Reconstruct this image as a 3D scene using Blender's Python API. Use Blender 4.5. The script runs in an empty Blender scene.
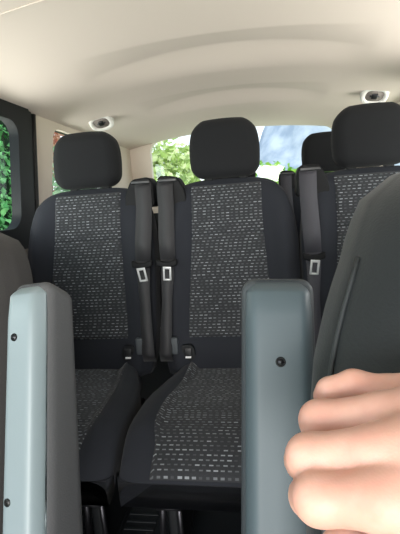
import bpy, bmesh, math, random
import numpy as np
from mathutils import Vector, Matrix
random.seed(7)
C = bpy.context.scene.collection
FLOOR = 0.0
HIP = 0.42

# ------------------------------------------------------------------ camera
CAM = Vector((.112, -1.307, .993))
yaw, pit, rol, FPX = math.radians(8.77), math.radians(-9.41), math.radians(-4.05), 401.6
Fw = Vector((-math.sin(yaw)*math.cos(pit), math.cos(yaw)*math.cos(pit), math.sin(pit)))
_r = Vector((math.cos(yaw), math.sin(yaw), 0)); _u = _r.cross(Fw)
Rt = math.cos(rol)*_r + math.sin(rol)*_u
Up = -math.sin(rol)*_r + math.cos(rol)*_u
cd = bpy.data.cameras.new('camera'); cam = bpy.data.objects.new('camera', cd); C.objects.link(cam)
cam.matrix_world = Matrix((( Rt.x, Up.x, -Fw.x, CAM.x), (Rt.y, Up.y, -Fw.y, CAM.y), (Rt.z, Up.z, -Fw.z, CAM.z), (0, 0, 0, 1)))
cd.sensor_fit = 'VERTICAL'; cd.sensor_height = 24; cd.lens = 24*FPX/534
cd.clip_start = .02; cd.clip_end = 500
bpy.context.scene.camera = cam
def at(px, py, d):
    return CAM + Fw*d + Rt*((px-200)/FPX*d) + Up*((267-py)/FPX*d)

# ------------------------------------------------------------------ materials
def newmat(name):
    m = bpy.data.materials.new(name); m.use_nodes = True
    return m, m.node_tree.nodes, m.node_tree.links, m.node_tree.nodes['Principled BSDF']
def noise_bump(m, scale, strength, dist=.002, detail=3, coord='Object'):
    n, l = m.node_tree.nodes, m.node_tree.links
    tc = n.new('ShaderNodeTexCoord'); nz = n.new('ShaderNodeTexNoise'); b = n.new('ShaderNodeBump')
    nz.inputs['Scale'].default_value = scale; nz.inputs['Detail'].default_value = detail
    b.inputs['Strength'].default_value = strength; b.inputs['Distance'].default_value = dist
    l.new(tc.outputs[coord], nz.inputs['Vector']); l.new(nz.outputs['Fac'], b.inputs['Height'])
    l.new(b.outputs['Normal'], n['Principled BSDF'].inputs['Normal'])
    return nz
def mat(name, col, rough=.6, metal=0, spec=.5, bump=None, vary=0, sheen=0, coat=0):
    m, n, l, p = newmat(name)
    p.inputs['Base Color'].default_value = (*col, 1); p.inputs['Roughness'].default_value = rough
    p.inputs['Metallic'].default_value = metal; p.inputs['Specular IOR Level'].default_value = spec
    p.inputs['Sheen Weight'].default_value = sheen; p.inputs['Coat Weight'].default_value = coat
    p.inputs['Sheen Roughness'].default_value = .5
    nz = noise_bump(m, *bump) if bump else None
    if vary:
        tc = n.new('ShaderNodeTexCoord'); v = n.new('ShaderNodeTexNoise'); v.inputs['Scale'].default_value = bump[0] if bump else 30
        mx = n.new('ShaderNodeMix'); mx.data_type = 'RGBA'
        mx.inputs['A'].default_value = (*[c*(1-vary) for c in col], 1); mx.inputs['B'].default_value = (*[min(1, c*(1+vary)) for c in col], 1)
        l.new(tc.outputs['Object'], v.inputs['Vector']); l.new(v.outputs['Fac'], mx.inputs['Factor']); l.new(mx.outputs['Result'], p.inputs['Base Color'])
    return m
def weave_mat():
    m, n, l, p = newmat('dash_weave_fabric')
    def math_(op, a, b=None):
        k = n.new('ShaderNodeMath'); k.operation = op
        for i, x in enumerate((a, b)):
            if x is None: continue
            if isinstance(x, (int, float)): k.inputs[i].default_value = x
            else: l.new(x, k.inputs[i])
        return k.outputs[0]
    tc = n.new('ShaderNodeUVMap'); s = n.new('ShaderNodeSeparateXYZ'); l.new(tc.outputs[0], s.inputs[0])
    v = math_('DIVIDE', s.outputs[1], .0108); row = math_('FLOOR', v)
    wr = n.new('ShaderNodeTexWhiteNoise'); wr.noise_dimensions = '1D'; l.new(row, wr.inputs['W'])
    u0 = math_('DIVIDE', s.outputs[0], .0165)
    u = math_('ADD', u0, math_('MULTIPLY', wr.outputs['Value'], .7)); u = math_('ADD', u, math_('MULTIPLY', row, .5))
    cell = math_('FLOOR', u)
    cx = n.new('ShaderNodeCombineXYZ'); l.new(cell, cx.inputs[0]); l.new(row, cx.inputs[1])
    wn = n.new('ShaderNodeTexWhiteNoise'); wn.noise_dimensions = '2D'; l.new(cx.outputs[0], wn.inputs['Vector'])
    fu, fv = math_('FRACT', u), math_('FRACT', v)
    ln = math_('ADD', math_('MULTIPLY', wn.outputs['Value'], .2), .45)
    mask = math_('MULTIPLY', math_('LESS_THAN', fu, ln), math_('LESS_THAN', fv, .27))
    amp = math_('MULTIPLY', mask, math_('ADD', math_('POWER', wn.outputs['Value'], 1.4), .12))
    nz = n.new('ShaderNodeTexNoise'); nz.inputs['Scale'].default_value = 260; l.new(tc.outputs[0], nz.inputs['Vector'])
    base = n.new('ShaderNodeMix'); base.data_type = 'RGBA'; base.inputs['A'].default_value = (.003, .0035, .005, 1); base.inputs['B'].default_value = (.014, .016, .020, 1)
    l.new(nz.outputs['Fac'], base.inputs['Factor'])
    mx = n.new('ShaderNodeMix'); mx.data_type = 'RGBA'; l.new(amp, mx.inputs['Factor']); l.new(base.outputs['Result'], mx.inputs['A'])
    mx.inputs['B'].default_value = (.20, .215, .23, 1)
    l.new(mx.outputs['Result'], p.inputs['Base Color']); p.inputs['Roughness'].default_value = .85; p.inputs['Sheen Weight'].default_value = .12
    b = n.new('ShaderNodeBump'); b.inputs['Strength'].default_value = .3; b.inputs['Distance'].default_value = .001
    l.new(math_('ADD', mask, nz.outputs['Fac']), b.inputs['Height']); l.new(b.outputs['Normal'], p.inputs['Normal'])
    return m
def glass_mat(name, tint=(.92, .96, .95)):
    m = bpy.data.materials.new(name); m.use_nodes = True; n, l = m.node_tree.nodes, m.node_tree.links; n.clear()
    o = n.new('ShaderNodeOutputMaterial'); t = n.new('ShaderNodeBsdfTransparent'); g = n.new('ShaderNodeBsdfGlossy'); x = n.new('ShaderNodeMixShader'); 
    t.inputs[0].default_value = (*tint, 1); g.inputs['Roughness'].default_value = .02; x.inputs[0].default_value = .05
    l.new(t.outputs[0], x.inputs[1]); l.new(g.outputs[0], x.inputs[2]); l.new(x.outputs[0], o.inputs[0])
    return m
def leaf_mat(name, a, b, trans=.35):
    m, n, l, p = newmat(name)
    g = n.new('ShaderNodeNewGeometry'); mx = n.new('ShaderNodeMix'); mx.data_type = 'RGBA'
    mx.inputs['A'].default_value = (*a, 1); mx.inputs['B'].default_value = (*b, 1)
    l.new(g.outputs['Random Per Island'], mx.inputs['Factor']); l.new(mx.outputs['Result'], p.inputs['Base Color'])
    p.inputs['Roughness'].default_value = .5
    t = n.new('ShaderNodeBsdfTranslucent'); l.new(mx.outputs['Result'], t.inputs[0]); x = n.new('ShaderNodeMixShader'); x.inputs[0].default_value = trans
    l.new(p.outputs[0], x.inputs[1]); l.new(t.outputs[0], x.inputs[2]); l.new(x.outputs[0], n['Material Output'].inputs[0])
    return m

M = dict(
    weave=weave_mat(),
    plain=mat('plain_seat_fabric', (.0098, .0114, .0160), .88, bump=(900, .25, .001), sheen=.05, spec=.3),
    head=mat('headrest_fabric', (.0045, .0050, .0062), .9, bump=(700, .3, .001), sheen=.03, spec=.3),
    front=mat('front_seat_fabric', (.0065, .0098, .0118), .6, bump=(420, .35, .001), vary=.25, sheen=.1, spec=.4),
    piping=mat('seam_piping', (.022, .027, .030), .6, bump=(500, .2, .0006)),
    greyfront=mat('grey_front_seat_fabric', (.017, .015, .0145), .8, bump=(420, .35, .001), vary=.2, sheen=.1),
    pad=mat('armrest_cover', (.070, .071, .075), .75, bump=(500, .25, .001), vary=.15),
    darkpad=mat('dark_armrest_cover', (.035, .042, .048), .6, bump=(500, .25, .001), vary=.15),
    shell=mat('armrest_plastic_lit', (.19, .235, .252), .42, spec=.45, bump=(340, .12, .0006), coat=.0),  # left armrest: light from the left window put into the colour
    dimshell=mat('armrest_plastic_dim', (.06, .082, .094), .5, spec=.35, bump=(340, .14, .0006), coat=.0),  # same plastic, darker colour stands in for the right armrest catching less light
    black=mat('black_plastic', (.005, .006, .007), .55, spec=.25, bump=(300, .1, .0005)),
    gasket=mat('black_rubber', (.006, .007, .008), .45),
    guide=mat('belt_guide_plastic', (.003, .0033, .004), .65, spec=.2, bump=(400, .12, .0005)),
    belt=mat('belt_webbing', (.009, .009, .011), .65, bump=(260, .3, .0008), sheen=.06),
    litbelt=mat('belt_webbing_painted_lit', (.022, .021, .028), .65, bump=(260, .3, .0008), sheen=.1),  # same webbing, paler colour painted in for light on the right belt
    tongue=mat('satin_silver_metal', (.78, .79, .80), .32, metal=.6),
    steel=mat('dark_steel', (.09, .09, .10), .45, metal=1),
    chrome=mat('chrome', (.7, .7, .7), .15, metal=1),
    white=mat('white_plastic', (.78, .76, .73), .4, bump=(50, .02)),
    liner=mat('headliner_cloth', (.75, .648, .59), .95, bump=(600, .15, .0008), vary=.015),
    cream=mat('cream_trim', (.72, .63, .54), .6, bump=(500, .08, .0005)),
    taupe=mat('taupe_door_trim', (.20, .175, .16), .7, bump=(400, .1, .0006)),
    mat_=mat('rubber_floor', (.006, .008, .010), .6, spec=.3, bump=(40, .1)),
    label=mat('white_label', (.7, .7, .7), .5, bump=(40, .02)),
    glass=glass_mat('window_glass'),
    ivy=leaf_mat('ivy_leaves', (.04, .26, .06), (.28, .68, .26)),
    lime=leaf_mat('lime_leaves', (.40, .56, .14), (.80, .86, .48)),
    bright=leaf_mat('bright_green_leaves', (.16, .42, .03), (.40, .66, .08)),
    red=leaf_mat('red_leaves', (.42, .09, .05), (.75, .50, .34)),
    soft=leaf_mat('soft_green_leaves', (.12, .30, .12), (.45, .60, .38)),
    bark=mat('bark', (.09, .06, .04), .9, bump=(30, .6, .01), vary=.3),
    core=mat('hedge_core', (.008, .03, .010), 1, bump=(12, .3, .03)),
    ground=mat('mown_grass', (.13, .24, .07), .95, bump=(60, .5, .01), vary=.35),
)
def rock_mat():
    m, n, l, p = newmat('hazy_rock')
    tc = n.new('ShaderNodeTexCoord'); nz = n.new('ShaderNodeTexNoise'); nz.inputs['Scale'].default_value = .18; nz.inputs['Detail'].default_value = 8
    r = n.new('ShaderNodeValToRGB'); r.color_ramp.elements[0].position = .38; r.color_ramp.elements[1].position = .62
    r.color_ramp.elements[0].color = (.27, .33, .42, 1); r.color_ramp.elements[1].color = (.45, .50, .57, 1)  # blue distance haze put into the rock colours
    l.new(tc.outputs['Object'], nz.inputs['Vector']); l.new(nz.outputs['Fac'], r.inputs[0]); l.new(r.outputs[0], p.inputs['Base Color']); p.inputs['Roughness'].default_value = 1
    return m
M['rock'] = rock_mat()
def skin_mat():
    m, n, l, p = newmat('skin')
    tc = n.new('ShaderNodeTexCoord'); nz = n.new('ShaderNodeTexNoise'); nz.inputs['Scale'].default_value = 38; nz.inputs['Detail'].default_value = 4
    r = n.new('ShaderNodeValToRGB'); r.color_ramp.elements[0].position = .35; r.color_ramp.elements[1].position = .68
    r.color_ramp.elements[0].color = (.59, .31, .24, 1); r.color_ramp.elements[1].color = (.67, .395, .315, 1)
    l.new(tc.outputs['Object'], nz.inputs['Vector']); l.new(nz.outputs['Fac'], r.inputs[0]); l.new(r.outputs[0], p.inputs['Base Color'])
    p.inputs['Roughness'].default_value = .5; p.inputs['Subsurface Weight'].default_value = .25; p.inputs['Subsurface Radius'].default_value = (.008, .003, .0015); p.inputs['Subsurface Scale'].default_value = 1
    v = n.new('ShaderNodeTexVoronoi'); v.inputs['Scale'].default_value = 700; b = n.new('ShaderNodeBump'); b.inputs['Strength'].default_value = .12; b.inputs['Distance'].default_value = .0005
    l.new(tc.outputs['Object'], v.inputs['Vector']); l.new(v.outputs['Distance'], b.inputs['Height']); l.new(b.outputs['Normal'], p.inputs['Normal'])
    return m
M['skin'] = skin_mat()

# ------------------------------------------------------------------ mesh helpers
def obj(name, vf, m, parent=None, smooth=True, uv=None, sharp=None):
    v, f = vf
    me = bpy.data.meshes.new(name); me.from_pydata([tuple(x) for x in v], [], f)
    bm = bmesh.new(); bm.from_mesh(me)
    if uv is None: bmesh.ops.recalc_face_normals(bm, faces=bm.faces)
    bm.to_mesh(me); bm.free()
    if uv is not None:
        L = me.uv_layers.new(name='UVMap')
        for lp in me.loops: L.data[lp.index].uv = uv[lp.vertex_index]
    me.materials.append(m)
    for p in me.polygons: p.use_smooth = smooth
    if sharp: me.set_sharp_from_angle(angle=math.radians(sharp))
    o = bpy.data.objects.new(name, me); C.objects.link(o); o.parent = parent
    return o
def thing(name, label, cat, loc=(0, 0, 0), group=None):
    o = bpy.data.objects.new(name, None); C.objects.link(o); o.location = loc; o.empty_display_size = .05
    o['label'] = label; o['category'] = cat
    if group: o['group'] = group
    return o
def tag(o, label, cat, group=None):
    o['label'] = label; o['category'] = cat
    if group: o['group'] = group
    return o
def struct(name, vf, m, parent=None, **k):
    o = obj(name, vf, m, parent, **k)
    if parent is None: o['kind'] = 'structure'
    return o
def join(*parts):
    V, F = [], []
    for v, f in parts:
        k = len(V); V += [tuple(x) for x in v]; F += [[i+k for i in q] for q in f]
    return V, F
def deform(vf, fn): return [fn(*p) for p in vf[0]], vf[1]
def move(vf, d): return [(p[0]+d[0], p[1]+d[1], p[2]+d[2]) for p in vf[0]], vf[1]
def xform(vf, mtx): return [tuple(mtx @ Vector(p)) for p in vf[0]], vf[1]
def rbox(sx, sy, sz, r, k=4, seg=4, c=(0, 0, 0)):
    r = min(r, sx*.999, sy*.999, sz*.999)
    def coords(s):
        e = [s-r+r*math.tan(math.pi/4*i/k) for i in range(k+1)]
        mid = [-(s-r)+2*(s-r)*i/seg for i in range(1, seg)]
        return [-x for x in reversed(e)]+mid+e
    X, Y, Z = coords(sx), coords(sy), coords(sz); V = {}; vs = []; F = []
    S = (sx, sy, sz)
    def vert(p):
        key = tuple(round(q, 7) for q in p)
        if key not in V:
            inn = [max(-(s-r), min(s-r, q)) for q, s in zip(p, S)]; d = Vector([a-b for a, b in zip(p, inn)])
            if d.length > 0: d = d.normalized()*r
            V[key] = len(vs); vs.append((inn[0]+d[0]+c[0], inn[1]+d[1]+c[1], inn[2]+d[2]+c[2]))
        return V[key]
    def side(A, B, mk):
        for i in range(len(A)-1):
            for j in range(len(B)-1):
                q = [vert(mk(A[i], B[j])), vert(mk(A[i+1], B[j])), vert(mk(A[i+1], B[j+1])), vert(mk(A[i], B[j+1]))]
                F.append(q)
    for s in (-1, 1):
        side(X, Y, lambda a, b: (a, b, s*sz)); side(X, Z, lambda a, b: (a, s*sy, b)); side(Y, Z, lambda a, b: (s*sx, a, b))
    return vs, F
def tube(pts, r, n=10):
    pts = [Vector(p) for p in pts]; V, F = [], []
    for i, p in enumerate(pts):
        t = (pts[min(i+1, len(pts)-1)]-pts[max(i-1, 0)]).normalized()
        a = t.orthogonal().normalized() if i == 0 else (a-t*a.dot(t)).normalized()
        b = t.cross(a); rr = r[i] if isinstance(r, (list, tuple)) else r
        for k in range(n):
            w = 2*math.pi*k/n; V.append(p+a*math.cos(w)*rr+b*math.sin(w)*rr)
    for i in range(len(pts)-1):
        for k in range(n): F.append([i*n+k, i*n+(k+1) % n, (i+1)*n+(k+1) % n, (i+1)*n+k])
    F.append(list(range(n))[::-1]); F.append([(len(pts)-1)*n+k for k in range(n)])
    return V, F
def ring_loft(rings, cap=True):
    n = len(rings[0]); V = [p for r in rings for p in r]; F = []
    for i in range(len(rings)-1):
        for k in range(n): F.append([i*n+k, i*n+(k+1) % n, (i+1)*n+(k+1) % n, (i+1)*n+k])
    if cap:
        F.append(list(range(n))[::-1]); F.append([(len(rings)-1)*n+k for k in range(n)])
    return V, F
def grid(nu, nv, fn):
    V = [fn(i/(nu-1), j/(nv-1)) for j in range(nv) for i in range(nu)]
    F = [[j*nu+i, j*nu+i+1, (j+1)*nu+i+1, (j+1)*nu+i] for j in range(nv-1) for i in range(nu-1)]
    return V, F
def prism(poly, y0, y1):   # poly in x,z extruded along y
    n = len(poly); V = [(x, y0, z) for x, z in poly]+[(x, y1, z) for x, z in poly]
    F = [list(range(n)), list(range(n, 2*n))[::-1]]+[[i, (i+1) % n, n+(i+1) % n, n+i] for i in range(n)]
    return V, F
def ribbon(pts, wdir, w, th=.0016):
    V, F = [], []; wd = Vector(wdir)
    for i, p in enumerate(pts):
        p = Vector(p); t = (Vector(pts[min(i+1, len(pts)-1)])-Vector(pts[max(i-1, 0)])).normalized(); n = wd.cross(t).normalized()
        ww = w[i] if isinstance(w, (list, tuple)) else w
        V += [p-wd*ww/2-n*th/2, p+wd*ww/2-n*th/2, p+wd*ww/2+n*th/2, p-wd*ww/2+n*th/2]
    for i in range(len(pts)-1):
        for k in range(4): F.append([i*4+k, i*4+(k+1) % 4, i*4+4+(k+1) % 4, i*4+4+k])
    F.append([3, 2, 1, 0]); e = (len(pts)-1)*4; F.append([e, e+1, e+2, e+3])
    return V, F
def lerp_tab(t, x):
    if x <= t[0][0]: return t[0][1]
    for (a, b), (c, d) in zip(t, t[1:]):
        if x <= c:
            s = (x-a)/(c-a); return b+(d-b)*s
    return t[-1][1]
def smooth(a, b, x):
    t = max(0, min(1, (x-a)/(b-a))); return t*t*(3-2*t)
def copy_tree(o, parent=None):
    c = o.copy(); C.objects.link(c); c.parent = parent
    for ch in list(o.children): copy_tree(ch, c)
    return c

# ------------------------------------------------------------------ passenger seat (local origin: hip point on floor plan, floor at z=0)
BW = [(-.02, .225), (.05, .240), (.15, .246), (.30, .247), (.42, .245), (.50, .236), (.55, .224), (.58, .211), (.605, .192), (.622, .172), (.634, .148), (.642, .11), (.646, .05)]
def back_hw(z): return lerp_tab(BW, z)
def back_hd(z): return .058*math.sqrt(max(.02, 1-max(0, (z-.58)/.07)**2*.85)) if z > .58 else .058
def back_front(x, z):
    hw, hd = back_hw(z), back_hd(z); q = min(1, abs(x)/hw)
    y = -hd*(1-q**8)**.125
    bol = .020*smooth(.55, .78, q)*(1-smooth(.80, .96, q))*(1-smooth(.45, .6, z))
    return .26*z+.045+y-bol
def backrest_mesh():
    zs = [-.02+.02*i for i in range(31)]+[.59, .60, .61, .618, .625, .631, .636, .640, .643, .6455]
    zs = sorted(set(round(z, 4) for z in zs)); N = 64; rings = []
    for z in zs:
        hw, hd = back_hw(z), back_hd(z); R_ = []
        for k in range(N):
            a = 2*math.pi*k/N; ca, sa = math.cos(a), math.sin(a)
            x = hw*math.copysign(abs(ca)**.32, ca)
            if sa < 0: y = back_front(x, z)
            else: y = .26*z+.045+hd*abs(sa)**.5
            R_.append((x, y, z+HIP))
        rings.append(R_)
    return ring_loft(rings)
def insert_mesh():
    nu, nv = 41, 121; z0, z1 = .098, .630; V, UV = [], []
    for j in range(nv):
        t = j/(nv-1)
        for i in range(nu):
            u = 2*i/(nu-1)-1; z = z0+(z1-z0)*t
            w = .150-.022*smooth(.1, .55, z); x = u*w
            e = max(smooth(.93, 1, abs(u)), smooth(.975, 1, t), smooth(.03, 0, t))
            y = back_front(x, z)-.006+.010*e+.006*math.exp(-((z-.452)/.004)**2)
            V.append((x, y, z+HIP)); UV.append((x+5, z*1.035+5))
    F = [[j*nu+i, j*nu+i+1, (j+1)*nu+i+1, (j+1)*nu+i] for j in range(nv-1) for i in range(nu-1)]
    return (V, F), UV
CWt = [(-.53, .215), (-.515, .235), (-.49, .250), (-.44, .248), (-.36, .247), (-.28, .243), (-.20, .233), (-.12, .215), (-.05, .19), (.02, .175)]
def cush_hw(y): return lerp_tab(CWt, y)
def cush_top(y):
    if y > -.36: return -.004+.012*smooth(-.1, -.3, y)
    t = (-.36-y)/.165; return .008-.088*max(0, t)**2.3
def cush_surf(x, y):
    hw = cush_hw(y); q = min(1, abs(x)/hw); top = cush_top(y)
    bol = .030*smooth(.60, .80, q)*(1-smooth(-.40, -.50, y))
    return top+bol-.07*(1-(1-q**5)**.2)
def cushion_mesh():
    ys = [.03, .02, 0]+[-.03*i for i in range(1, 13)]+[-.38, -.40, -.42, -.44, -.46, -.475, -.487, -.496, -.502, -.505]
    N = 64; rings = []
    for y in ys:
        hw = cush_hw(y); bot = -.125+.060*smooth(-.42, -.50, y); R_ = []
        for k in range(N):
            a = 2*math.pi*k/N; ca, sa = math.cos(a), math.sin(a); x = hw*math.copysign(abs(ca)**.5, ca)
            z = cush_surf(x, y) if sa >= 0 else min(-.06, cush_top(y)-.005)+((bot-min(-.06, cush_top(y)-.005))*abs(sa)**.5)
            R_.append((x, y, z+HIP))
        rings.append(R_)
    return ring_loft(rings)
def cush_insert_mesh():
    nu, nv = 41, 101; V, UV = [], []; s = 0; prev = None
    for j in range(nv):
        t = j/(nv-1); y = .0-.497*t; yy = y
        zc = cush_top(y)
        if prev: s += math.hypot(y-prev[0], zc-prev[1])
        prev = (y, zc)
        for i in range(nu):
            u = 2*i/(nu-1)-1; w = .150+.032*smooth(-.02, -.34, y)-.016*smooth(-.37, -.46, y); x = u*w
            e = max(smooth(.94, 1, abs(u)), smooth(.985, 1, t))
            z = cush_surf(x, y)+.005-.010*e-.005*math.exp(-((y+.375)/.004)**2)*.4
            V.append((x, y-.006*smooth(-.42, -.5, y), z+HIP)); UV.append((x+9, -s+9))
    F = [[j*nu+i, (j+1)*nu+i, (j+1)*nu+i+1, j*nu+i+1] for j in range(nv-1) for i in range(nu-1)]
    return (V, F), UV
def headrest_mesh():
    b = rbox(.126, .052, .104, .044, 6, 8)
    def fn(x, y, z):
        t = (z+.104)/.208
        w = .925+.075*math.sin(math.pi*min(1, t*.95+.08))
        if t > .6: w -= .13*((t-.6)/.4)**2.2
        y2 = y*(1.02-.12*t) - .008*math.cos(x/.124*1.4)*(1 if y < 0 else 0)
        return (x*w, y2, z-.006*(x/.124)**2*(1 if z > 0 else -.4))
    b = deform(b, fn)
    return [(x, y+.188+.10*(z), z+.750+HIP) for x, y, z in b[0]], b[1]
def round_poly(poly, r, n=5):
    out = []; N = len(poly)
    for i in range(N):
        p, a, b = Vector(poly[i]), Vector(poly[i-1]), Vector(poly[(i+1) % N])
        da, db = (a-p), (b-p); rr = min(r, da.length*.45, db.length*.45); s, e = p+da.normalized()*rr, p+db.normalized()*rr
        for k in range(n+1):
            t = k/n; out.append(tuple(s*(1-t)**2+p*2*t*(1-t)+e*t*t))
    return out
def make_seat(label, side, group, beltmat, belt=True):
    root = thing('passenger_seat', label, 'seat', group=group)
    bk = obj('backrest', backrest_mesh(), M['plain'], root)
    vf, uv = insert_mesh(); obj('backrest_insert', vf, M['weave'], bk, uv=uv)['label'] = 'dash-patterned woven centre panel'
    cu = obj('seat_cushion', cushion_mesh(), M['plain'], root)
    vf, uv = cush_insert_mesh(); obj('cushion_insert', vf, M['weave'], cu, uv=uv)['label'] = 'dash-patterned woven centre panel'
    hr = obj('headrest', headrest_mesh(), M['head'], root)
    for s in (-1, 1):
        obj('headrest_post', tube([(s*.062, .185, .60+HIP), (s*.062, .200, .67+HIP)], .006), M['chrome'], hr)
        obj('post_sleeve', rbox(.016, .014, .006, .005, 2, 2, (s*.062, .19, .645+HIP)), M['black'], hr)
    # base below the cushion
    obj('seat_base', rbox(.215, .20, .0265, .012, 3, 3, (0, -.265, .3185)), M['black'], root)
    for s in (-1, 1):
        lg = obj('seat_leg', join(rbox(.014, .16, .13, .008, 2, 2, (s*.15, -.23, .132)), rbox(.02, .19, .012, .008, 2, 2, (s*.15, -.23, .013))), M['black'], root)
        obj('leg_strut', tube([(s*.15-.02, -.39, .26), (s*.15-.045, -.36, .02)], .009, 8), M['steel'], lg)
        obj('leg_strut', tube([(s*.15+.022, -.40, .25), (s*.15+.018, -.38, .02)], .007, 8), M['steel'], lg)
        obj('bolt', tube([(s*.15-.032, -.415, .222), (s*.15+.03, -.415, .222)], .010, 10), M['steel'], lg)
    obj('frame_bar', tube([(-.09, -.458, .288), (.20, -.458, .288)], .0028, 8), M['steel'], root)
    # integrated belt on one shoulder
    s = side
    poly = round_poly([(s*.146, .612), (s*.172, .664), (s*.238, .670), (s*.252, .640), (s*.252, .56), (s*.14, .56)], .018)
    g = obj('belt_guide', prism([(x, z+HIP) for x, z in poly], .135, .222), M['guide'], root, sharp=40)
    bv = g.modifiers.new('edge', 'BEVEL'); bv.width = .006; bv.segments = 3; bv.limit_method = 'ANGLE'
    obj('belt_slot', rbox(.034, .004, .006, .003, 2, 2, (s*.207, .133, .652+HIP)), M['gasket'], g)
    if belt:
        def by(z): return .26*z-.022-.016*(1-smooth(.45, .6, z))
        P1 = [(s*.215, .137, .650), (s*.216, .126, .63), (s*.216, by(.56), .56), (s*.214, by(.45), .45), (s*.212, by(.375), .375)]
        P2 = [(s*.212, by(.375), .375), (s*.214, by(.31), .31), (s*.217, by(.24), .24), (s*.221, by(.15)-.004, .15), (s*.226, by(.06)-.004, .06), (s*.226, -.015, .03)]
        b = obj('seat_belt', join(ribbon([(x, y, z+HIP) for x, y, z in P1], (1, 0, 0), [.058]*4+[.054]), ribbon([(x, y-.002, z+HIP) for x, y, z in P2], (1, 0, 0), [.050, .044, .036, .040, .044, .044])), beltmat, root)
        tx, ty, tz = s*.212, by(.355)-.010, .362+HIP
        hd = deform(rbox(.037, .008, .011, .005, 3, 3), lambda x, y, z: (x, y, z+.35*abs(x)-.006))
        t = obj('tongue_handle', move(hd, (tx, ty, tz)), M['guide'], b)
        # silver frame
        w, h, th = .0135, .025, .0048
        fr = join(rbox(th/2+.001, .0015, h, .001, 1, 1, (-w+.002, 0, 0)), rbox(th/2+.001, .0015, h, .001, 1, 1, (w-.002, 0, 0)), rbox(w+.001, .0015, th/2+.001, .001, 1, 1, (0, 0, -h+.002)), rbox(w+.001, .0015, th/2+.002, .001, 1, 1, (0, 0, h-.004)))
        fr = xform(fr, Matrix.Translation((tx, ty-.010, tz-.032)) @ Matrix.Rotation(.2, 4, 'X') @ Matrix.Rotation(-s*.1, 4, 'Y'))
        obj('buckle_tongue', fr, M['tongue'], b)['label'] = 'bare silver metal latch plate'
    bx = obj('belt_buckle', rbox(.012, .010, .030, .005, 3, 2, (s*.194, -.012, .085+HIP)), M['steel'] if False else M['darkpad'], root)
    hold = [(.0, .085), (.034, .085), (.044, .07), (.046, .045), (.036, .028), (.006, .028), (-.002, .045)]
    ho = obj('anchor_cover', prism(round_poly([(s*(.172-x), z+HIP) for x, z in hold], .008), -.012, .03), M['black'], root, sharp=40)
    obj('anchor_recess', rbox(.013, .003, .016, .004, 2, 2, (s*.150, -.0125, .060+HIP)), M['gasket'], ho)
    obj('anchor_tag', rbox(.010, .001, .0035, .001, 1, 1, (s*.150, -.0165, .043+HIP)), M['label'], ho)
    return root
G2 = 'second-row passenger seats'
seatM = make_seat('middle dark patterned seat of the second row, whole headrest against the rear window', -1, G2, M['belt'])
seatL = make_seat('leftmost second-row seat with dark headrest in front of the small side window', 1, G2, M['belt'])
seatL.location = (-.520, 0, 0); seatL.scale = (1.03, 1, 1)
seatR = make_seat('rightmost second-row seat with headrest cut by the picture edge, behind the near front seat', -1, G2, M['litbelt'])
seatR.location = (.498, 0, 0)
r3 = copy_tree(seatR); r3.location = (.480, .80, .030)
r3['label'] = 'rearmost right seat, only its dark headrest showing behind the right second-row seat'
r3m = copy_tree(seatM); r3m.location = (-.018, .80, .0)
r3['group'] = r3m['group'] = 'rear-row passenger seats'; r3m['label'] = 'rearmost middle seat, only its shoulder showing behind the middle second-row seat'

# ------------------------------------------------------------------ front seats (hip at local origin)
def front_seat(label, xc, edge, ylean, top, fab, loc, sgn):
    """edge: table z->half width ; ylean: table z->front y"""
    root = thing('front_seat', label, 'seat', loc, 'front seats')
    zs = [.40+.02*i for i in range(int((top-.40)/.02))]+[top-.012, top-.007, top-.003, top]
    N = 72; rings = []
    for z in sorted(zs):
        hw = lerp_tab(edge, z); yf = lerp_tab(ylean, z); hd = .062*math.sqrt(max(.03, 1-max(0, (z-(top-.06))/.06)**2*.95)); R_ = []
        for k in range(N):
            a = 2*math.pi*k/N; ca, sa = math.cos(a), math.sin(a)
            x = hw*math.copysign(abs(ca)**.55, ca); y = hd*math.copysign(abs(sa)**.6, sa)
            q = abs(x)/hw
            if sa < 0: y -= .012*smooth(.5, .75, q)*(1-smooth(.8, 1, q)) + .004*0
            if sa < 0: y += .004*math.exp(-((q-.972)/.012)**2)
            R_.append((x, yf+.062+y, z))
        rings.append(R_)
    bk = obj('backrest', ring_loft(rings), fab, root)
    pts = []
    for z in [.45+.02*i for i in range(int((top-.05-.45)/.02))]:
        hw = lerp_tab(edge, z); q = .972; yy = -.062*(1-(q**(1/.55))**2)**.3
        pts.append((-sgn*hw*q, lerp_tab(ylean, z)+.062+yy-.0005, z))
    if sgn > 0: obj('seam_piping', tube(pts, .0022, 6), M['piping'], bk)
    y0 = lerp_tab(ylean, .45)
    cu = deform(rbox(.235, .26, .075, .06, 5, 6), lambda x, y, z: (x, y, z+(.02*smooth(.6, .8, abs(x)/.235) if z > 0 else 0)+.03*(-y/.26)))
    obj('seat_cushion', move(cu, (0, y0-.20, .42)), fab, root)
    obj('seat_pedestal', rbox(.19, .2, .17, .02, 3, 3, (0, y0-.15, .172)), M['black'], root)
    return root
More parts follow.
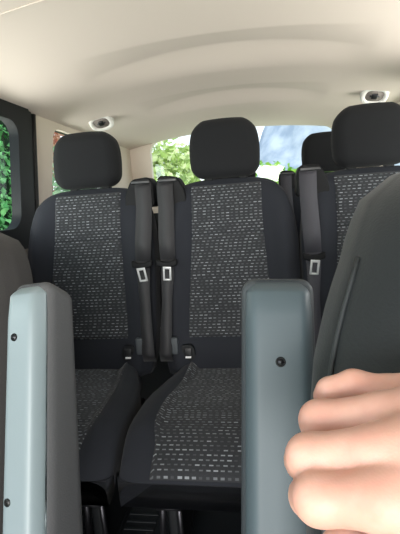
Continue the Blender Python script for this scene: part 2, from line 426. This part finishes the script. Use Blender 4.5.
def armrest(root, base, top, width, depth, yawdeg, pad, shell, taper, holes, lx=0):
    """armrest folded upright; base/top = world centre points of its front face"""
    base, top = Vector(base), Vector(top); ax = (top-base); Ln = ax.length; ax.normalize()
    xr = Matrix.Rotation(math.radians(yawdeg), 3, 'Z') @ Vector((1, 0, 0)); xr = (xr-ax*xr.dot(ax)).normalized(); yr = ax.cross(xr)
    mt = Matrix(((xr.x, yr.x, ax.x, base.x), (xr.y, yr.y, ax.y, base.y), (xr.z, yr.z, ax.z, base.z), (0, 0, 0, 1)))
    mt = Matrix.Translation(-root.location) @ mt
    # padded body (behind the plastic shell)
    def dep(z): return depth*(1+taper*(1-max(0, min(1, z/Ln))))
    b = rbox(width/2, depth/2, Ln/2, .016, 5, 10)
    b = deform(b, lambda x, y, z: (x*(1-.10*smooth(-.0, .9, y/depth+.2)), (y+depth/2)*dep(z+Ln/2)/depth+.014, z+Ln/2+.004-.012*smooth(.0, 1, y/depth+.5)))
    arm = obj('armrest', xform(b, mt), pad, root)
    # plastic shell: rounded tray with sloped top end
    w = width/2-.0045
    s = rbox(w, .020, Ln/2-.001, .016, 7, 12)
    def fn(x, y, z):
        zz = z+Ln/2; t = smooth(Ln-.030, Ln, zz); e = smooth(.62, 1, abs(x)/w)
        yy = y+.017
        if y < 0: yy += .014*t*t+.004*e*e
        return (x*(1-.05*t), yy, zz)
    sh = obj('armrest_shell', xform(deform(s, fn), mt), shell, arm)
    sh['label'] = 'smooth grey plastic underside shell facing forward'
    for hx, hz, kind in holes:
        ring = []
        for i in range(25):
            a = 2*math.pi*i/24; ring.append((hx+.0042*math.cos(a), -.0034, hz+.0042*math.sin(a)))
        if kind == 'screw':
            obj('screw_hole_rim', xform(tube(ring, .0011, 8), mt), M['black'], arm)
            disc = rbox(.0036, .0006, .0036, .0003, 1, 1)
            disc = tube([(hx, -.0026, hz), (hx, -.0038, hz)], .0034, 16)
            obj('screw', xform(join(disc, tube([(hx, -.0036, hz), (hx, -.0044, hz)], .0017, 6)), mt), M['steel'], arm)
        else:
            obj('plug_hole', xform(tube([(hx, -.002, hz), (hx, -.0036, hz)], .0050, 18), mt), M['gasket'], arm)
    return arm
# right (near) front seat
cxR = .405
LE = [(.40, .27), (.70, .268), (.762, .262), (.804, .256), (.842, .248), (.877, .234), (.899, .224), (.923, .212), (.947, .202), (.971, .188), (.987, .178), (1.0, .162), (1.012, .125), (1.017, .03)]
LY = [(.40, -1.20), (.762, -1.065), (.804, -1.04), (.842, -1.012), (.877, -.985), (.923, -.955), (.971, -.918), (1.017, -.885)]
fsR = front_seat('dark front seat close at the right edge with a hand on its side', cxR, LE, LY, 1.017, M['front'], (cxR, 0, 0), 1)
armrest(fsR, at(285, 640, .375), at(279, 277, .44), .082, .055, 3, M['darkpad'], M['dimshell'], .3, [(.0, .253, 'screw')])
# left front seat
cxL = -.537
LE2 = [(.40, .238), (.79, .216), (.85, .214), (.87, .212), (.895, .206), (.92, .198), (.938, .186), (.952, .170), (.965, .14), (.975, .10), (.98, .03)]
LY2 = [(.40, -.86), (.79, -.70), (.95, -.665), (1.02, -.65)]
fsL = front_seat('grey front seat at the left edge, mostly cut off by the picture', cxL, LE2, LY2, .98, M['greyfront'], (cxL, 0, 0), -1)
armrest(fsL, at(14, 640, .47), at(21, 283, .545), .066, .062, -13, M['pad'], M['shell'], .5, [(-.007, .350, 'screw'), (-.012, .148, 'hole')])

# ------------------------------------------------------------------ van body
def zceil(x, y):
    z = 1.487-.047*(x/.62)**2
    if y > 1.45: z -= .004*((y-1.45)/.25)**2
    return z
def rib(x, y):
    g = 0
    for yc, hw, A, bow in ((.19, .50, .036, .02), (.79, .45, .031, .04)):
        if abs(x-.01) < hw:
            q = ((x-.01)/hw)**2; a = A*(1-q)**.8; y0 = yc+bow*q; d = y-y0
            if -.19 < d <= 0: g += a*(d+.19)/.19
            elif 0 < d < .20: g += a*(1-smooth(-.06, .20, d))/(1-smooth(-.06, .20, 0))
    return g
ys = [-2.0+.1*i for i in range(20)]+[.02+.02*i for i in range(9)]
ys += [.2+.004*i for i in range(16)]+[.28+.03*i for i in range(14)]+[.7+.02*i for i in range(4)]+[.78+.004*i for i in range(18)]+[.87+.05*i for i in range(17)]+[1.70]
ys = [-2.0+.1*i for i in range(18)]+[-.2+.01*i for i in range(130)]+[1.1+.05*i for i in range(13)]
ys = sorted(set(round(y, 4) for y in ys)); xs = [-.86+.02*i for i in range(87)]
V = [(x, y, zceil(x, y)+rib(x, y)) for y in ys for x in xs]; nx = len(xs)
F = [[j*nx+i, j*nx+i+1, (j+1)*nx+i+1, (j+1)*nx+i] for j in range(len(ys)-1) for i in range(nx-1)]
k = len(V); V += [(x, y, 1.56) for y in (ys[0], ys[-1]) for x in (xs[0], xs[-1])]
F += [[k, k+1, k+3, k+2]]
ce = struct('ceiling', (V, F), M['liner'])
# seam line of the front headliner piece
struct('trim_1', tube([(x, y, zceil(x, y)-.001) for x, y in ((-.80, -.29), (-.60, -.325), (-.459, -.345), (-.39, -.350), (-.328, -.355), (0, -.37), (.4, -.36), (.8, -.29))], .0016, 6), M['liner'])
struct('trim_4', rbox(.80, .012, .45, .01, 1, 1, (0, 1.685, .47)), M['black'])
# floor
struct('floor', rbox(.87, 1.95, .03, .005, 1, 1, (0, -.12, -.0301)), M['mat_'])
fl = join(*[rbox(.138, .006, .003, .002, 1, 1, (-.388, -.62+.03*i, .004)) for i in range(22)])
ft = obj('floor_mat', join(rbox(.14, .56, .002, .001, 1, 1, (-.388, -.30, .0021)), fl), M['mat_'])
tag(ft, 'black ribbed rubber floor mat beneath the left second-row seat', 'floor mat')
def frame_panel(y0, y1, z0, z1, hole, r, x, th, skew, ro=.0, n=12):
    """panel in the y-z plane with a rounded opening (hole = y0,y1,z0,z1)"""
    def rr(a0, a1, b0, b1, r):
        out = []
        for cy_, cz_, st in ((a1-r, b1-r, 0), (a0+r, b1-r, 1), (a0+r, b0+r, 2), (a1-r, b0+r, 3)):
            for i in range(n+1):
                w = math.pi/2*(st+i/n); out.append((cy_+r*math.cos(w), cz_+r*math.sin(w)))
        res = []
        for i, p in enumerate(out):
            res.append(p)
            if i % (n+1) == n:
                q = out[(i+1) % len(out)]
                for k in range(1, 12): res.append((p[0]+(q[0]-p[0])*k/12, p[1]+(q[1]-p[1])*k/12))
        return res
    o, h = rr(y0, y1, z0, z1, max(ro, 1e-4)), rr(*hole, r)
    sk = lambda p, on: (p[0]+(p[1]-1.1)*skew*on, p[1])
    loops = []
    for xx in (x, x+th):
        loops.append([(xx, *sk(p, 1 if ro else 0)) for p in o]); loops.append([(xx, *sk(p, 1)) for p in h])
    L = len(o); V = sum(loops, []); F = []
    for i in range(L):
        j = (i+1) % L
        F.append([i, j, L+j, L+i]); F.append([2*L+i, 3*L+i, 3*L+j, 2*L+j]); F.append([L+i, L+j, 3*L+j, 3*L+i]); F.append([i, 2*L+i, 2*L+j, j])
    return V, F
def pane(hole, x, skew, axis='x'):
    y0, y1, z0, z1 = hole; e = .012
    V = [(x, a+(b-1.1)*skew, b) for a, b in ((y0-e, z0-e), (y1+e, z0-e), (y1+e, z1+e), (y0-e, z1+e))]
    return V, [[0, 1, 2, 3]]
nwin = 1
for s, side in ((-1, 'left'), (1, 'right')):
    qh = (.46, 1.22, .98, 1.375)
    struct('wall_%s' % side, join(frame_panel(.30, 1.76, 0.0, 1.435, qh, .05, s*.82, s*.04, .30),
                                  rbox(.02, 1.14, .44, .004, 1, 1, (s*.842, -.845, .44))), M['cream'], sharp=40)
    struct('window_%d' % nwin, frame_panel(qh[0]-.012, qh[1]+.012, qh[2]-.012, qh[3]+.012, (qh[0]+.004, qh[1]-.004, qh[2]+.004, qh[3]-.004), .046, s*.846, s*.01, .30, .05), M['gasket'], sharp=40)
    g = struct('window_pane', pane(qh, s*.851, .30), M['glass'], bpy.data.objects['window_%d' % nwin]); nwin += 1
    dh = (-1.15, .175, .935, 1.345)
    struct('door_%d' % (1 if s < 0 else 2), join(frame_panel(-1.40, .268, .86, 1.432, dh, .06, s*.80, s*.04, .18, .07), frame_panel(-1.42, .300, .845, 1.447, (-1.385, .258, .88, 1.425), .06, s*.812, s*.03, .18, .08)), M['black'], sharp=40)
    g = struct('window_pane', pane(dh, s*.83, .18), M['glass'], bpy.data.objects['door_%d' % (1 if s < 0 else 2)])
    struct('door_panel', rbox(.018, 1.0, .42, .015, 2, 2, (s*.806, -.72, .43)), M['taupe'], bpy.data.objects['door_%d' % (1 if s < 0 else 2)])
    struct('trim_%d' % (2 if s < 0 else 3), tube([(s*.815, .312+(z-1.1)*.18, z) for z in (.1, .5, .86, 1.0, 1.2, 1.3, 1.40)], .011, 8), M['gasket'])
# rear wall with tailgate window
def rear_frame(x0, x1, z0, z1, hole, arch, y, th, r=.07, n=12):
    v, f = frame_panel(x0, x1, z0, z1, hole, r, y, th, 0, 0)
    def ar(a, z): return z+(.030+arch*(1-(a/.68)**2) if z > 1.3 else 0)
    return [(p[1], p[0], ar(p[1], p[2])) for p in v], f
rh = (-.665, .665, .98, 1.405)
struct('wall_back', rear_frame(-.86, .86, 0, 1.46, rh, .055, 1.70, .05), M['cream'], sharp=40)
struct('window_%d' % nwin, rear_frame(-.70, .70, .955, 1.43, (-.671, .671, .974, 1.411), .055, 1.752, .012, .06), M['gasket'], sharp=40)
struct('window_pane', ([(-.68, 1.76, .96), (.68, 1.76, .96), (.68, 1.76, 1.50), (-.68, 1.76, 1.50)], [[0, 1, 2, 3]]), M['glass'], bpy.data.objects['window_%d' % nwin])

# ceiling hooks / belt outlets
def ceiling_fitting(x, y, label):
    z = zceil(x, y); root = thing('ceiling_hook', label, 'hook', (x, y, z-.012), 'ceiling hooks')
    tilt = math.atan(2*.047*x/.62**2); root.rotation_euler = (math.radians(-33), tilt, 0)
    bz = []
    for i in range(40):
        a = 2*math.pi*i/40; bz.append((.062*math.copysign(abs(math.cos(a))**.75, math.cos(a)), .050*math.copysign(abs(math.sin(a))**.75, math.sin(a))))
    rings = []
    for sc, dz in ((1.0, .05), (.99, -.007), (.93, -.011), (.74, -.011), (.66, -.006), (.62, .004)):
        rings.append([(px*sc, py*sc, dz) for px, py in bz])
    obj('bezel', ring_loft(rings, False), M['white'], root)
    obj('recess', ring_loft([[(px*.66, py*.66, -.004) for px, py in bz], [(px*.66, py*.66, .004) for px, py in bz]]), M['taupe'], root)
    obj('hook_latch', join(rbox(.013, .014, .005, .004, 3, 2, (0, -.002, -.009)), tube([(-.022, 0, -.006), (.022, 0, -.006)], .004, 8)), M['steel'], root)
    return root
ceiling_fitting(-.665, .76, 'white-rimmed oval ceiling hook above the left second-row headrest')
ceiling_fitting(.672, .78, 'white-rimmed oval ceiling hook above the right second-row headrest')

# ------------------------------------------------------------------ outside
struct('ground', ([(-120, -60, -.55), (120, -60, -.55), (120, 260, -.55), (-120, 260, -.55)], [[0, 1, 2, 3]]), M['ground'])
def leaves(n, fn, size):
    V, F = [], []
    for i in range(n):
        p, nrm = fn(); nrm = Vector(nrm)+Vector((random.gauss(0, .6), random.gauss(0, .6), random.gauss(0, .6))); nrm.normalize()
        a = nrm.orthogonal().normalized(); a = Matrix.Rotation(random.random()*6.28, 3, nrm) @ a; b = nrm.cross(a); s = size*random.uniform(.6, 1.25)
        k = len(V); p = Vector(p)
        V += [p-a*s, p-a*.2*s+b*s*.55-nrm*.08*s, p+a*s, p-a*.2*s-b*s*.55-nrm*.08*s]; F.append([k, k+1, k+2, k+3])
    return V, F
def blob_fn(c, rx, ry, rz, lumps):
    L = [(Vector((random.uniform(-.6, .6)*rx, random.uniform(-.6, .6)*ry, random.uniform(-.6, .6)*rz)), random.uniform(.4, .62)) for _ in range(lumps)]
    def fn():
        o, s = random.choice(L); d = Vector((random.gauss(0, 1), random.gauss(0, 1), random.gauss(0, 1))).normalized()
        p = o+Vector((d.x*rx*s, d.y*ry*s, d.z*rz*s))*random.uniform(.75, 1)
        return (c[0]+p.x, c[1]+p.y, c[2]+p.z), d
    return fn
def tree(name, cat, label, c, r, n, size, m, lumps=12):
    root = thing(name, label, cat, (c[0], c[1], -.55))
    fn = blob_fn((0, 0, c[2]+.55), *r, lumps)
    obj('foliage', leaves(n, fn, size), M[m], root, smooth=False)
    h = c[2]+.55
    obj('trunk', tube([(0, 0, 0), (.03, .02, h*.4), (0, .05, h*.75), (.05, 0, h)], [.12*r[2]/2+.03, .09*r[2]/2+.02, .06*r[2]/2+.02, .02], 8), M['bark'], root)
    return root
# ivy hedge outside the sliding door window
hg = thing('ivy_hedge', 'dense dark green ivy hedge outside the left sliding door window', 'hedge', (-2.6, 0, -.55))
obj('foliage', leaves(14000, lambda: ((random.gauss(0, .07)+.22, random.uniform(-2.2, 3.0), random.uniform(.0, 3.4)), (1, 0, .3)), .042), M['ivy'], hg, smooth=False)
obj('hedge_body', rbox(.16, 2.6, 1.7, .1, 2, 4, (0, .4, 1.70)), M['core'], hg)
tree('red_shrub', 'shrub', 'red and pink leafed shrub outside the small left side window', (-3.6, 5.6, 2.1), (.9, .9, .8), 2600, .055, 'red')
tree('green_shrub', 'shrub', 'soft green shrub low outside the small left side window', (-2.3, 3.9, .75), (.6, .6, 1.0), 2600, .06, 'soft')
tree('lime_tree', 'tree', 'sunlit yellow-green tree filling the left part of the rear window', (-2.7, 9.5, 1.0), (1.75, 1.2, 2.0), 7000, .11, 'lime', 18)
tree('green_bush', 'bush', 'bright green bush outside the rear window below the mountain', (1.4, 15, .9), (2.6, 1.5, 1.25), 6000, .14, 'bright', 18)
tree('far_bush', 'bush', 'pale green bush farther back, between the tree and the mountain foot', (-3.5, 26, .5), (5.5, 2, 2.0), 4000, .22, 'lime', 18)
def mountain():
    nu, nv = 70, 30; V = []
    rnd = [random.uniform(-1, 1) for _ in range(4000)]
    def fn(u, v):
        x = -30+u*90; ridge = 6+52*smooth(.22, .62, u)+2.2*math.sin(u*23)+1.2*math.sin(u*51+1)
        return (x, 120+60*v, -.6+ridge*(1-abs(v*2-1)**1.2)*1.0+.8*math.sin(u*80+v*31)*(1-abs(v*2-1)))
    return grid(nu, nv, fn)
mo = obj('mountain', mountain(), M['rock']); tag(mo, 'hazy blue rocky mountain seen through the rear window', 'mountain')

# ------------------------------------------------------------------ the hand (signed distance field meshed with surface nets)
def sd_cone(P, a, b, ra, rb):
    a, b = np.array(a), np.array(b); ab = b-a; t = np.clip(((P-a)@ab)/(ab@ab), 0, 1)
    return np.linalg.norm(P-(a+t[..., None]*ab), axis=-1)-(ra+(rb-ra)*t)
def smin(a, b, k):
    h = np.clip(.5+.5*(b-a)/k, 0, 1); return b+(a-b)*h-k*h*(1-h)
def chain(P, pts, k=.004):
    d = None
    for (p, r), (q, s) in zip(pts, pts[1:]):
        e = sd_cone(P, p, q, r, s); d = e if d is None else smin(d, e, k)
    return d
def surface_nets(D, org, h):
    nx, ny, nz = D.shape; S = D < 0
    cells = {}; idx = -np.ones((nx-1, ny-1, nz-1), int)
    cnt = np.zeros((nx-1, ny-1, nz-1)); acc = np.zeros((nx-1, ny-1, nz-1, 3))
    corners = [(i, j, k) for i in (0, 1) for j in (0, 1) for k in (0, 1)]
    sl = lambda A, c: A[c[0]:nx-1+c[0], c[1]:ny-1+c[1], c[2]:nz-1+c[2]]
    for a in corners:
        for b in corners:
            if sum(abs(x-y) for x, y in zip(a, b)) == 1 and a < b:
                da, db = sl(D, a), sl(D, b); x = (da < 0) != (db < 0); t = np.where(x, da/np.where(x, da-db, 1), 0)
                cnt += x
                for ax in range(3): acc[..., ax] += np.where(x, a[ax]+t*(b[ax]-a[ax]), 0)
    act = cnt > 0; idx[act] = np.arange(act.sum()); ii = np.argwhere(act)
    V = (ii+acc[act]/cnt[act][:, None])*h+org; F = []
    for ax in range(3):
        o1, o2 = (ax+1) % 3, (ax+2) % 3
        A = S; sa = [slice(1, -1)]*3; sb = [slice(1, -1)]*3
        sa[ax] = slice(0, -1); sb[ax] = slice(1, None)
        X = np.argwhere(A[tuple(sa)] != A[tuple(sb)])
        for e in X:
            c = e.copy(); c[o1] += 1; c[o2] += 1
            def g(d1, d2):
                q = c.copy(); q[o1] -= d1; q[o2] -= d2; return idx[tuple(q)]
            q = [g(0, 0), g(1, 0), g(1, 1), g(0, 1)]
            if min(q) >= 0: F.append([int(t) for t in q])
    return V, F
def hand():
    J = lambda px, py, d, r: (np.array(at(px, py, d)), r)
    index = [J(425, 502, .186, .0150), J(385, 500, .190, .0140), J(318, 498.5, .203, .0118), J(309, 497, .232, .0105), J(326, 497, .262, .0095)]
    middle = [J(425, 453, .197, .0150), J(385, 453, .206, .0142), J(310, 458, .222, .0123), J(304, 461, .252, .0110), J(322, 456, .280, .0092)]
    ring = [J(425, 418, .216, .0145), J(385, 417, .230, .0134), J(320, 421, .250, .0119), J(317, 427, .276, .0100), J(331, 420, .302, .0088)]
    pinky = [J(430, 396, .236, .0130), J(395, 394, .252, .0112), J(354, 386, .268, .0100), J(331, 392, .272, .0090), J(327, 396, .292, .0083), J(340, 398, .312, .0075)]
    thumb = [J(560, 515, .19, .017), J(470, 555, .205, .0150), J(400, 560, .228, .0125), J(350, 547, .246, .0110), J(336, 546, .250, .0095)]
    wrist, wrist2 = J(620, 430, .185, .026), J(620, 470, .185, .026)
    allp = [p for c in (index, middle, ring, pinky, thumb) for p, r in c]+[wrist[0], wrist2[0]]
    elbow = (np.array((.50, -1.235, .86)), .036); mid = (np.array((.62, -1.36, .84)), .042)
    lo = np.min(allp, axis=0)-.035; hi = np.max(allp, axis=0)+.035
    for c in (elbow, mid):
        lo = np.minimum(lo, c[0]-.05); hi = np.maximum(hi, c[0]+.05)
    h = .0019; n = np.ceil((hi-lo)/h).astype(int)
    ax = [lo[i]+h*np.arange(n[i]) for i in range(3)]
    P = np.stack(np.meshgrid(*ax, indexing='ij'), -1)
    d = None
    for c in (pinky, ring, middle, index):
        e = chain(P, c, .006); d = e if d is None else smin(d, e, .0007)
    palm = None
    for c in (pinky, ring, middle, index):
        for w in (wrist, wrist2):
            e = sd_cone(P, c[0][0], w[0], c[0][1]*.98, .020); palm = e if palm is None else smin(palm, e, .012)
    for a, b in ((pinky, ring), (ring, middle), (middle, index)):
        palm = smin(palm, sd_cone(P, a[0][0], b[0][0], .0115, .0125), .008)
    d = smin(d, palm, .008)
    d = smin(d, chain(P, thumb, .006), .004)
    d = smin(d, chain(P, [((wrist[0]+wrist2[0])/2, .027), elbow, mid], .01), .02)
    return surface_nets(d, lo, h)
hv, hf = hand()
po = obj('person', (hv, hf), M['skin'])
sm = po.modifiers.new('soften', 'SMOOTH'); sm.factor = .5; sm.iterations = 1
tag(po, 'right hand of a person curled around the side of the near right front seat', 'person')

# ------------------------------------------------------------------ light
w = bpy.data.worlds.new('sky'); bpy.context.scene.world = w; w.use_nodes = True
wn, wl = w.node_tree.nodes, w.node_tree.links
bg = wn['Background']; tcw = wn.new('ShaderNodeTexCoord'); sx = wn.new('ShaderNodeSeparateXYZ'); rp = wn.new('ShaderNodeValToRGB')
rp.color_ramp.elements[0].position = .0; rp.color_ramp.elements[0].color = (.95, .97, 1, 1)
rp.color_ramp.elements[1].position = .6; rp.color_ramp.elements[1].color = (.62, .78, 1, 1)
wl.new(tcw.outputs['Generated'], sx.inputs[0]); wl.new(sx.outputs[2], rp.inputs[0]); wl.new(rp.outputs[0], bg.inputs[0])
bg.inputs[1].default_value = 1.8
def light(name, kind, loc, target, energy, col, size=None, sizey=None):
    ld = bpy.data.lights.new(name, kind); o = bpy.data.objects.new(name, ld); C.objects.link(o); o.location = loc
    o.rotation_euler = (Vector(target)-Vector(loc)).to_track_quat('-Z', 'Y').to_euler(); ld.energy = energy; ld.color = col
    if kind == 'AREA': ld.shape = 'RECTANGLE'; ld.size = size; ld.size_y = sizey or size
    return o
sun = light('sun', 'SUN', (4, -6, 12), (0, 0.5, 0), 3.2, (1, .95, .87)); sun.data.angle = .02
light('windshield_light', 'AREA', (0, -4.2, 1.4), (0, 0, 1.05), 125, (1, .97, .94), 1.8, .9)
light('dash_bounce_fill', 'AREA', (0, -3.9, .2), (0, .6, 1.5), 62, (1, .955, .91), 1.6, .7)  # added lamp standing in for light bounced off an unbuilt dashboard
light('right_window_light', 'AREA', (1.15, .1, .95), (-.2, .6, 1.5), 25, (1, .95, .90), 1.6, .4)
light('left_window_light', 'AREA', (-1.15, .1, .95), (.2, .6, 1.5), 16, (1, .97, .93), 1.6, .4)
light('rear_window_light', 'AREA', (0, 2.3, .95), (0, .6, 1.5), 6, (1, .97, .92), 1.3, .4)
light('left_door_light', 'AREA', (-1.4, -1.5, 1.3), (-.1, -.85, .75), 22, (.84, .95, 1), .9, .7)
light('right_warm_fill', 'AREA', (1.5, -1.9, 1.25), (-.2, -.9, .8), 4.5, (1, .86, .72), .8, .7)  # added warm fill lamp to brighten the edge of the left armrest shell
vs = bpy.context.scene.view_settings; vs.view_transform = 'Standard'; vs.look = 'None'; vs.exposure = 0; vs.gamma = 1
